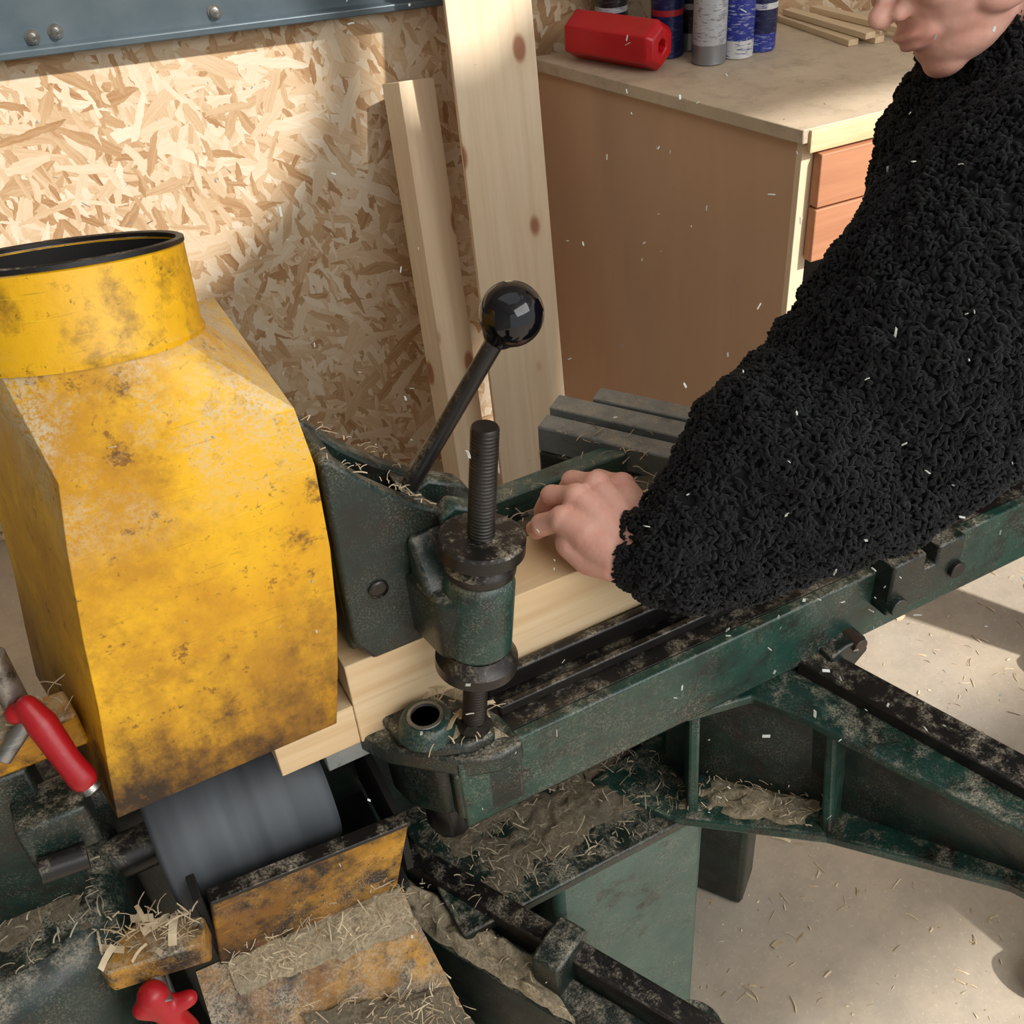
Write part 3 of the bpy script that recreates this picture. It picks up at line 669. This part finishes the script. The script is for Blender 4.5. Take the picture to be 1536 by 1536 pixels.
for s,(x,y) in (("l",(1.12,.345)),("r",(1.66,.78))):
    bo=chain([((x,y,.12),.055),((x,y,.05),.05)])+chain([((x+.03,y-.02,.045),.045),((x-.06,y+.035,.042),.042),((x-.10,y+.055,.035),.033)])
    MAN.append(blobmesh("boot_"+s,bo,.006,LEATH,4))
group("man_in_fleece_jacket",MAN)

# ------------------------------------------------------------------ sawdust and shavings
SD=[]
A_=[(.20,.61,.600),(.49,.61,.600),(.49,.88,.600),(.20,.88,.600)]
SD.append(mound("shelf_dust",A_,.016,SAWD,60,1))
F2=[(.455,.618,.608),(.560,.500,.634),(.595,.520,.638),(.515,.64,.610)]
SD.append(mound("flange_dust",F2,.014,SAW,36,2))
a=Q0+qn*.018; b2=Q0+qd*.235+qn*.018; c2=Q0+qd*.30+qn*.058; d2=Q0+qn*.058
LD=[(a.x,a.y,.580),(b2.x,b2.y,.580),(c2.x,c2.y,.580),(d2.x,d2.y,.580)]
SD.append(mound("ledge_dust",LD,.030,SAW,46,3,.004))
CHD=[V(p)+V((0,-.004,.006)) for p in CH]
C1=[CHD[0].lerp(CHD[1],.15),CHD[1],CHD[1].lerp(CHD[2],.30),CHD[0].lerp(CHD[3],.18).lerp(CHD[1].lerp(CHD[2],.30),.15)]
C2=[CHD[3].lerp(CHD[0],.30).lerp(CHD[1],.40),CHD[1].lerp(CHD[2],.66),CHD[2],CHD[3].lerp(CHD[2],.40)]
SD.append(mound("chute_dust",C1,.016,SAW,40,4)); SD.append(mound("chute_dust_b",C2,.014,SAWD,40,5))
SD.append(mound("clamp_dust",[(.20,.60,.900),(.25,.592,.890),(.245,.66,.900),(.205,.68,.900)],.009,SAW,24,5))
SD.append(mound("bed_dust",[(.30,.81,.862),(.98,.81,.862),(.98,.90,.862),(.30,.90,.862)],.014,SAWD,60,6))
SD.append(mound("left_bar_dust",[(-.084,.703,1.012),(-.088,.733,1.012),(-.22,.742,1.012),(-.22,.707,1.012)],.012,SAW,24,7))
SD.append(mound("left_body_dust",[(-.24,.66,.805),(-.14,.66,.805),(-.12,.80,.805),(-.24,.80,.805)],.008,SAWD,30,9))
SD.append(slivers("shelf_shavings",patchpts(A_,750,.018),.005,.022,.0010,SHAVD))
SD.append(slivers("ledge_shavings",patchpts(F2,110,.014)+patchpts(LD,100,.020),.004,.014,.0009,SHAV))
SD.append(slivers("chute_shavings",patchpts(C1,210,.020)+patchpts(C2,230,.020),.005,.020,.0009,SHAV))
pts=[]
pts+=patchpts([(.17,.60,.900),(.25,.590,.895),(.245,.66,.902),(.18,.68,.902)],45,.010)
pts+=patchpts([(.25,.745,.870),(.60,.745,.870),(.60,.93,.870),(.25,.93,.870)],230,.03)
pts+=patchpts([(-.155,.655,.776),(-.06,.615,.776),(-.05,.64,.776),(-.11,.668,.776)],90,.025)
pts+=patchpts([(-.082,.702,1.014),(-.086,.735,1.014),(-.22,.742,1.014),(-.22,.706,1.014)],60,.012)
pts+=patchpts([(.56,1.0,.901),(.75,.75,.901),(.68,.72,.901),(.52,.98,.900)],40,.004)
SD.append(slivers("bed_shavings",pts,.006,.024,.0010,SHAV))
ap_=[]
for _ in range(50):
    x=random.uniform(.155,.235); ap_.append(V((x,random.choice([random.uniform(.656,.670),random.uniform(.716,.733)]),1.2003-(x-.158)*1.03+.001)))
SD.append(slivers("arm_shavings",ap_,.004,.012,.0007,SHAV,flat=.15))
SD.append(slivers("body_shavings",patchpts([(-.26,.62,.808),(-.12,.64,.808),(-.11,.80,.808),(-.26,.86,.808)],130,.012),.006,.020,.0010,SHAVD))
hp=[]
for _ in range(80):
    x=random.uniform(-.02,.11); hp.append(V((x,.655+random.uniform(.0,.012),1.256+random.uniform(0,.012))))
SD.append(slivers("hood_shavings",hp,.004,.014,.0008,SHAV))
big=[V((.225+random.uniform(-.02,.03),.625+random.uniform(-.02,.03),.903+random.uniform(0,.015))) for _ in range(6)]
big+=[V((-.10+random.uniform(-.04,.04),.64+random.uniform(-.02,.02),.782+random.uniform(0,.02))) for _ in range(9)]
SD.append(slivers("curled_shavings",big,.018,.032,.005,SHAV,flat=.25,curl=.3))
group("sawdust_pile",SD)
fp=[V((random.uniform(.5,2.3),random.uniform(.2,1.35),.001)) for _ in range(1300)]
FS=[slivers("fine",fp,.003,.028,.0022,SHAV,flat=.05,curl=.3)]
FS.append(slivers("curled",[V((.9+random.uniform(-.3,.7),.7+random.uniform(-.3,.5),.002)) for _ in range(16)],.02,.04,.009,SHAV,flat=.12,curl=.3))
group("wood_shavings",FS)
ap=[V((random.uniform(.0,.9),random.uniform(.42,1.1),random.uniform(.75,1.45))) for _ in range(240)]
ap+=[V((random.uniform(.35,.75),random.uniform(.30,.46),random.uniform(.95,1.35))) for _ in range(60)]
slivers("flying_wood_chips",ap,.002,.0065,.0014,plain("flying_chip",(.56,.60,.55),.6),flat=1.0,curl=.2)

# ------------------------------------------------------------------ lights
sl=bpy.data.lights.new("sun",'SUN'); sl.energy=5.4; sl.angle=.03; sl.color=(1,.965,.91)
so=bpy.data.objects.new("sun",sl); COL.objects.link(so); so.rotation_euler=SUN.to_track_quat('Z','Y').to_euler()
wd=bpy.data.worlds.new("world"); SC.world=wd; wd.use_nodes=True; bg=wd.node_tree.nodes["Background"]; bg.inputs[0].default_value=(.93,.96,1,1); bg.inputs[1].default_value=.95
al=bpy.data.lights.new("fill_light",'AREA'); al.shape='RECTANGLE'; al.size=2.4; al.size_y=1.6; al.energy=60; al.color=(1,.98,.94)  # added soft fill from camera right; stands for no window
ao=bpy.data.objects.new("fill_light",al); COL.objects.link(ao); ao.location=(1.0,-1.2,2.6); ao.rotation_euler=(V((1.0,-1.2,2.6))-V((.2,.8,.9))).to_track_quat('Z','Y').to_euler()
SC.view_settings.view_transform='Standard'; SC.view_settings.look='None'; SC.view_settings.exposure=0
